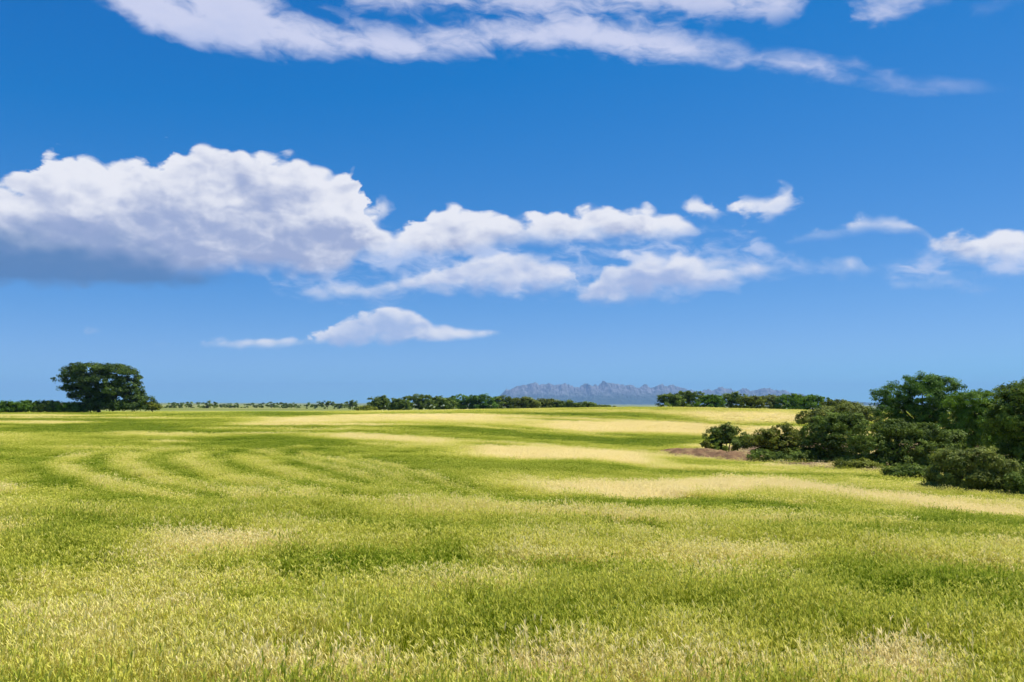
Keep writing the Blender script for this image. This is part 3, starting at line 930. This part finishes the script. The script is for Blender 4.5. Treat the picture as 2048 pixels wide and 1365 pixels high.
# -- the thicket on the right
thicket = [
    ('round_bush', 'round dark green bush on the earth bank, leftmost of the thicket', 'bush', 1448, 70, [(1432, 872, 24, 20), (1462, 872, 28, 19), (1448, 864, 22, 14), (1455, 890, 40, 14), (1486, 884, 18, 14), (1430, 896, 20, 8)], 9000, .10, M_OAK, 3, .05, .28),
    ('small_shrub', 'tiny brown shrub at the left foot of the round bush', 'shrub', 1410, 69, [(1408, 890, 7, 8), (1414, 894, 8, 5)], 900, .08, M_OLIVE, 2, .02, .18),
    ('olive_bush', 'olive brown bush with a two-humped top beside the round bush', 'bush', 1552, 62, [(1566, 862, 18, 16), (1585, 876, 22, 20), (1532, 876, 26, 18), (1512, 884, 18, 14), (1556, 894, 40, 24), (1535, 912, 42, 18), (1585, 910, 34, 22)], 15000, .095, M_OLIVE, 4, .06, .28),
    ('dark_shrub', 'low dark green shrub in front of the olive brown bush', 'shrub', 1545, 57, [(1520, 916, 28, 14), (1560, 920, 34, 14), (1595, 918, 30, 16), (1545, 928, 44, 9)], 8500, .085, M_OAK, 3, .04, .25),
    ('thicket_oak', 'low dense oak with pale leaves at the left of the thicket', 'tree', 1655, 58, [(1625, 868, 24, 18), (1655, 850, 32, 20), (1690, 846, 34, 20), (1640, 890, 40, 24), (1690, 880, 44, 28), (1620, 914, 38, 20), (1670, 918, 48, 20), (1650, 930, 54, 12)], 25000, .095, M_OAK, 3, .09, .30),
    ('brush_mound', 'grey-olive brush behind the low dense oak below the belt', 'bush', 1650, 92, [(1610, 838, 22, 14), (1650, 830, 34, 14), (1695, 824, 38, 16), (1735, 834, 34, 18), (1672, 848, 50, 16)], 13000, .14, M_DRY, 4, .07, .4),
    ('round_pine', 'tall pine with a rounded crown at the right of the photo', 'pine tree', 1840, 66, [(1762, 795, 20, 22), (1790, 790, 32, 24), (1838, 768, 44, 22), (1872, 772, 36, 20), (1900, 785, 32, 26), (1845, 800, 66, 32), (1775, 822, 34, 22), (1830, 832, 60, 28), (1895, 828, 46, 32), (1850, 860, 70, 24), (1800, 862, 40, 20)], 30000, .13, M_PINE, 1, .15, .34),
    ('bushy_pine', 'lighter green bushy pine right of the round-crowned pine', 'pine tree', 1945, 60, [(1935, 805, 38, 22), (1975, 798, 34, 20), (1955, 835, 52, 32), (1915, 850, 36, 28), (1980, 845, 40, 36), (1945, 872, 56, 28), (1920, 895, 50, 22), (1985, 890, 40, 28)], 27000, .12, M_FRESH, 1, .12, .32),
    ('thicket_oak', 'broad dark oak in the middle of the thicket below the pines', 'tree', 1790, 52, [(1735, 872, 40, 26), (1785, 858, 44, 20), (1840, 868, 46, 22), (1885, 880, 40, 22), (1745, 902, 46, 24), (1805, 895, 52, 28), (1865, 905, 50, 22), (1765, 926, 58, 20), (1830, 928, 54, 18), (1880, 925, 40, 20), (1725, 930, 40, 16)], 33000, .088, M_OAK, 3, .10, .28),
    ('edge_oak', 'tall dark oak cut off by the right edge of the photo', 'tree', 2050, 38, [(2030, 800, 40, 24), (2075, 790, 60, 32), (2000, 828, 28, 22), (2045, 840, 62, 34), (2015, 870, 46, 34), (2080, 885, 66, 44), (2035, 915, 56, 36), (2100, 830, 60, 40), (2060, 945, 66, 34)], 34000, .075, M_OAK, 2, .12, .26),
    ('front_bush', 'large bush with pale leafy top in front of the thicket', 'bush', 1935, 33, [(1905, 925, 42, 24), (1945, 918, 44, 22), (1985, 935, 42, 24), (1880, 955, 34, 22), (1935, 960, 62, 28), (2000, 968, 44, 24), (1900, 980, 50, 16), (1965, 987, 56, 16), (2010, 990, 40, 12), (1870, 975, 30, 14)], 30000, .058, M_DRY, 4, .05, .19),
    ('low_shrub', 'low dark shrub on bare earth left of the large front bush', 'shrub', 1812, 41, [(1785, 948, 24, 10), (1820, 944, 30, 13), (1848, 950, 24, 11)], 7000, .07, M_OAK, 3, .04, .2),
    ('low_shrub', 'low brownish shrub at the foot of the low dense oak', 'shrub', 1712, 49, [(1690, 932, 22, 10), (1722, 934, 26, 11), (1745, 938, 18, 8)], 5500, .08, M_OLIVE, 3, .04, .22),
    ('edge_shrub', 'dark shrub at the right edge beside the large front bush', 'shrub', 2052, 31.5, [(2035, 972, 30, 24), (2070, 962, 40, 32), (2055, 996, 50, 22), (2030, 1005, 30, 12)], 12000, .055, M_OAK, 3, .04, .18),
]
for i, (nm, lab, cat, c, Y, rows, nl, lf, mt, stems, r0, cl) in enumerate(thicket):
    loc, lb = from_outline(c, Y, rows)
    h = max(l[2] + l[5] for l in lb)
    tree = cat.endswith('tree')
    plant(nm, lab, cat, loc, h, lb, nl, lf, mt, 200 + i, r0=r0, stems=stems, fork=0.35, parts=('trunk', 'crown') if tree else SH, clump=cl,
          ratio=0.28 if 'pine' in nm else 0.5)


# -- bank of bare reddish earth at the foot of the round bush
def mat_earth():
    m, N = material('red_earth')
    tcn = N.new('ShaderNodeTexCoord')
    n = N.noise(tcn.outputs['Object'], 1.3, 8, 0.7)
    c = N.ramp(n, [(0.28, (0.10, 0.060, 0.034)), (0.5, (0.24, 0.145, 0.080)), (0.72, (0.34, 0.27, 0.11))])
    bs = N.new('ShaderNodeBsdfDiffuse'); N.put(bs.inputs[0], c)
    b = N.new('ShaderNodeBump'); b.inputs['Strength'].default_value = 0.9; b.inputs['Distance'].default_value = 0.12
    N.put(b.inputs['Height'], N.noise(tcn.outputs['Object'], 4, 8, 0.75)); N.put(bs.inputs['Normal'], b.outputs[0])
    o = N.new('ShaderNodeOutputMaterial'); N.put(o.inputs[0], bs.outputs[0])
    return m


def make_bank():
    X0, Y0, Z0 = at(1435, 62)
    nx, ny = 70, 36
    u, v = np.meshgrid(np.linspace(-1, 1, nx), np.linspace(-1, 1, ny))
    x = X0 - .35 + u * 3.7; y = Y0 + v * 5.0 + u * -1.0
    e = np.clip(1 - u ** 2, 0, 1) ** 0.7 * np.clip(1 - v ** 2, 0, 1)
    z = ground(x.ravel(), y.ravel()).reshape(x.shape) - 0.06 + e * (0.46 + 0.30 * (vnoise(x * 1.4 + 80, y * 1.4, 3) - 0.5) + 0.22 * (vnoise(x * 4 + 80, y * 4, 4) - 0.5))
    i = np.arange(ny - 1)[:, None]; j = np.arange(nx - 1)[None]
    f = np.stack([i * nx + j, i * nx + j + 1, (i + 1) * nx + j + 1, (i + 1) * nx + j], -1).reshape(-1, 4)
    me = build_mesh('earth_bank', np.stack([x.ravel(), y.ravel(), z.ravel()], 1), f, mat_earth())
    link('earth_bank', me, kind='structure')


make_bank()


# ------------------------------------------------------------------ the standing crop
def mat_crop():
    m, N = material('barley')
    tone = N.new('ShaderNodeAttribute', attribute_name='tone', attribute_type='INSTANCER')
    rnd = N.new('ShaderNodeAttribute', attribute_name='rnd', attribute_type='INSTANCER')
    hgt = N.new('ShaderNodeAttribute', attribute_name='h')
    ear = N.new('ShaderNodeAttribute', attribute_name='ear')
    geo = N.new('ShaderNodeNewGeometry')
    isl = geo.outputs['Random Per Island']
    v = N.m('ADD', tone.outputs['Fac'], N.m('ADD', N.m('MULTIPLY', N.m('SUBTRACT', rnd.outputs['Fac'], 0.5), 0.22), N.m('MULTIPLY', N.m('SUBTRACT', isl, 0.5), 0.34)))
    v = N.m('ADD', v, N.m('MULTIPLY', N.m('SUBTRACT', hgt.outputs['Fac'], 0.72), 0.20), clamp=True)
    c = N.ramp(v, [(0.0, (0.085, 0.168, 0.004)), (0.34, (0.300, 0.360, 0.006)), (0.66, (0.74, 0.66, 0.13)), (1.0, (0.94, 0.78, 0.42))])
    ec = N.ramp(v, [(0.0, (0.26, 0.34, 0.02)), (0.5, (0.72, 0.69, 0.11)), (1.0, (0.94, 0.81, 0.41))])
    c = N.mix(ear.outputs['Fac'], c, ec)
    d = N.new('ShaderNodeBsdfPrincipled'); N.put(d.inputs['Base Color'], c)
    d.inputs['Roughness'].default_value = 0.7
    d.inputs['Specular IOR Level'].default_value = 0.06
    t = N.new('ShaderNodeBsdfTranslucent'); N.put(t.inputs[0], c)
    mx = N.new('ShaderNodeMixShader'); mx.inputs[0].default_value = 0.35
    N.put(mx.inputs[1], d.outputs[0]); N.put(mx.inputs[2], t.outputs[0])
    o = N.new('ShaderNodeOutputMaterial'); N.put(o.inputs[0], mx.outputs[0])
    return m


M_CROP = mat_crop()


def clump_mesh(seed, blades=28, ears=13, radius=0.21, hgt=1.0, lodge=0.0, weed=0):
    r = random.Random(seed)
    V, F, H, E = [], [], [], []

    def strip(bx, by, ht, wd, az_, bend, ear=0.0, z0=0.0, segs=4, broad=False):
        o = len(V)
        fx, fy = math.cos(az_), math.sin(az_)
        wx, wy = -fy, fx
        tw = r.uniform(-1.2, 1.2)
        for s in range(segs + 1):
            t = s / segs
            x = bx + fx * bend * t * t; y = by + fy * bend * t * t
            z = z0 + ht * (t - 0.28 * min(1.5, bend / max(ht, .01)) * t * t)
            if ear or broad:
                w = wd * (0.35 + 1.0 * math.sin(math.pi * min(1, t * 1.02)) ** 0.8) if s < segs else wd * 0.08
            else:
                w = wd * (1 - t) ** 0.6 + 0.0006
            ca, sa = math.cos(tw * t), math.sin(tw * t)
            ux, uy = wx * ca - wy * sa, wx * sa + wy * ca
            V.append((x - ux * w, y - uy * w, z)); V.append((x + ux * w, y + uy * w, z))
            H.extend([0.2 if broad else max(0, min(1, z / 0.45))] * 2); E.extend([ear] * 2)
            if s:
                a = o + 2 * (s - 1)
                F.append((a, a + 1, a + 3, a + 2))
    for b in range(blades):
        a = r.uniform(0, 6.28); q = radius * math.sqrt(r.random())
        strip(q * math.cos(a), q * math.sin(a), r.uniform(.18, .44) * hgt, r.uniform(.0016, .0042), r.uniform(0, 6.28), r.uniform(.03, .17) + lodge * r.uniform(.05, .3))
    for b in range(ears):
        a = r.uniform(0, 6.28); q = radius * math.sqrt(r.random())
        bx, by = q * math.cos(a), q * math.sin(a)
        ht = r.uniform(.28, .47) * hgt; az_ = r.gauss(-0.3, 1.2); bd = r.uniform(.02, .08) + lodge * r.uniform(.05, .25)
        strip(bx, by, ht, .0018, az_, bd, segs=2)
        ex, ey = bx + math.cos(az_) * bd, by + math.sin(az_) * bd
        ez = ht * (1 - 0.28 * min(1.5, bd / ht)) - 0.01
        big_ = r.uniform(.7, 1.3)
        for k in range(3):
            strip(ex, ey, r.uniform(.05, .10) * big_, .0034 * big_, az_ + k * 2.1, r.uniform(.01, .045), ear=1.0, z0=ez, segs=3)
    for b in range(weed):
        a = r.uniform(0, 6.28); q = radius * 0.6 * math.sqrt(r.random())
        strip(q * math.cos(a), q * math.sin(a), r.uniform(.10, .24), r.uniform(.014, .026), r.uniform(0, 6.28), r.uniform(.08, .2), z0=r.uniform(0, .16), broad=True)
    me = build_mesh('crop_clump', V, F, M_CROP, smooth=False)
    point_attr(me, 'h', H)
    point_attr(me, 'ear', E)
    return me


proto_col = bpy.data.collections.new('crop_clumps')
KINDS = [dict(), dict(ears=17), dict(ears=8, blades=32), dict(hgt=1.12), dict(hgt=.8, ears=10), dict(ears=14, lodge=.5), dict(blades=34, ears=5, hgt=.9), dict(ears=16, hgt=1.05), dict(blades=24, ears=12, lodge=.25),
         dict(blades=8, ears=15, hgt=1.35, radius=.28), dict(blades=18, ears=14, lodge=1.2), dict(blades=14, ears=3, weed=16, hgt=.8), dict(blades=28, ears=2, hgt=.6), dict(blades=20, ears=18, hgt=1.2, lodge=.3)]
for k, kw in enumerate(KINDS):
    o = bpy.data.objects.new('crop_clump', clump_mesh(500 + k, **kw))
    proto_col.objects.link(o)


def scatter():
    """standing points of the crop: dense close by, sparser and in broader tufts farther off"""
    X, Y, S, H = [], [], [], []
    for d0, d1, dens, sxy, sz in ((0.3, 9, 105, .92, .80), (9, 18, 75, 1.0, .68), (18, 36, 38, 1.25, .56), (36, 70, 14, 2.0, .52), (70, 125, 4.6, 3.4, .50), (125, 190, 1.7, 5.2, .48)):
        half = math.radians(130 if d0 < 9 else 40 if d0 < 36 else 37)
        n = int(dens * half * (d1 * d1 - d0 * d0))
        a = rng.uniform(-half, half, n); d = np.sqrt(rng.uniform(d0 * d0, d1 * d1, n))
        X.append(d * np.sin(a)); Y.append(d * np.cos(a))
        S.append(sxy * rng.uniform(.8, 1.25, n)); H.append(sz * rng.uniform(.68, 1.16, n))
    X, Y, S, H = map(np.concatenate, (X, Y, S, H))
    keep = bare_soil(X, Y) < 0.45 + rng.normal(0, .28, len(X))
    xb, yb, _ = at(1435, 62)
    keep &= ((X - xb) / 3.0) ** 2 + ((Y - yb) / 4.2) ** 2 > 1 + rng.normal(0, .3, len(X))
    stray = ~keep & (rng.random(len(X)) < 0.07)
    H = np.where(stray, H * 0.55, H)
    keep |= stray
    X, Y, S, H, stray = X[keep], Y[keep], S[keep], H[keep], stray[keep]
    tone = np.clip(crop_tone(X, Y) + rng.normal(0, .05, len(X)), 0, 1)
    tone = np.where(stray, 0.85, tone)
    H = H * np.clip(0.86 + 0.20 * softnoise(X, Y, .8) + 0.22 * softnoise(Y + 5, X, 2.6) + 0.24 * drill_lines(X, Y) + 0.25 * (tone - .45) * np.clip((np.hypot(X, Y) - 10) / 10, 0, 1), .4, 1.4)
    me = bpy.data.meshes.new('barley_crop')
    me.vertices.add(len(X))
    me.vertices.foreach_set('co', np.stack([X, Y, ground(X, Y) - 0.01], 1).astype(np.float32).ravel())
    point_attr(me, 'tone', tone)
    point_attr(me, 'rnd', rng.random(len(X)))
    point_attr(me, 'rot', rng.uniform(0, 6.28, len(X)))
    for nm, vals in (('scl', np.stack([S, S, H], 1)),):
        at_ = me.attributes.new(nm, 'FLOAT_VECTOR', 'POINT')
        at_.data.foreach_set('vector', vals.astype(np.float32).ravel())
    o = link('barley_crop', me, kind='stuff', label='standing green and straw coloured barley covering the field', category='crop')
    ng = bpy.data.node_groups.new('plant_crop', 'GeometryNodeTree')
    ng.interface.new_socket('Geometry', in_out='INPUT', socket_type='NodeSocketGeometry')
    ng.interface.new_socket('Geometry', in_out='OUTPUT', socket_type='NodeSocketGeometry')
    N = ng.nodes; Lk = ng.links
    gi = N.new('NodeGroupInput'); go = N.new('NodeGroupOutput')
    ci = N.new('GeometryNodeCollectionInfo')
    ci.inputs['Collection'].default_value = proto_col
    ci.inputs['Separate Children'].default_value = True
    ci.inputs['Reset Children'].default_value = True
    ip = N.new('GeometryNodeInstanceOnPoints')
    ip.inputs['Pick Instance'].default_value = True
    ri = N.new('FunctionNodeRandomValue'); ri.data_type = 'INT'
    ri.inputs[4].default_value = 0; ri.inputs[5].default_value = len(KINDS) - 1
    r_ = N.new('GeometryNodeInputNamedAttribute'); r_.data_type = 'FLOAT'; r_.inputs['Name'].default_value = 'rot'
    s_ = N.new('GeometryNodeInputNamedAttribute'); s_.data_type = 'FLOAT_VECTOR'; s_.inputs['Name'].default_value = 'scl'
    cx = N.new('ShaderNodeCombineXYZ')
    Lk.new(r_.outputs[0], cx.inputs[2])
    Lk.new(gi.outputs[0], ip.inputs['Points'])
    Lk.new(ci.outputs[0], ip.inputs['Instance'])
    Lk.new(ri.outputs[2], ip.inputs['Instance Index'])
    Lk.new(cx.outputs[0], ip.inputs['Rotation'])
    Lk.new(s_.outputs[0], ip.inputs['Scale'])
    Lk.new(ip.outputs[0], go.inputs[0])
    md = o.modifiers.new('plant_crop', 'NODES'); md.node_group = ng
    print('crop clumps', len(X))


scatter()


# ------------------------------------------------------------------ the air
def make_haze():
    me = bpy.data.meshes.new('haze')
    x, z0, z1 = 22500.0, -75.0, 460.0
    v = [(sx * x, sy * x, z) for z in (z0, z1) for sx, sy in ((-1, -1), (1, -1), (1, 1), (-1, 1))]
    me.from_pydata(v, [], [(3, 2, 1, 0), (4, 5, 6, 7), (0, 1, 5, 4), (1, 2, 6, 5), (2, 3, 7, 6), (3, 0, 4, 7)])
    m, N = material('haze')
    pvn = N.new('ShaderNodeVolumePrincipled')
    pvn.inputs['Color'].default_value = (0.36, 0.63, 1.0, 1)
    pvn.inputs['Density'].default_value = 6.0e-5
    pvn.inputs['Anisotropy'].default_value = 0.0
    o = N.new('ShaderNodeOutputMaterial'); N.put(o.inputs['Volume'], pvn.outputs[0])
    me.materials.append(m)
    link('haze', me, kind='stuff')


make_haze()
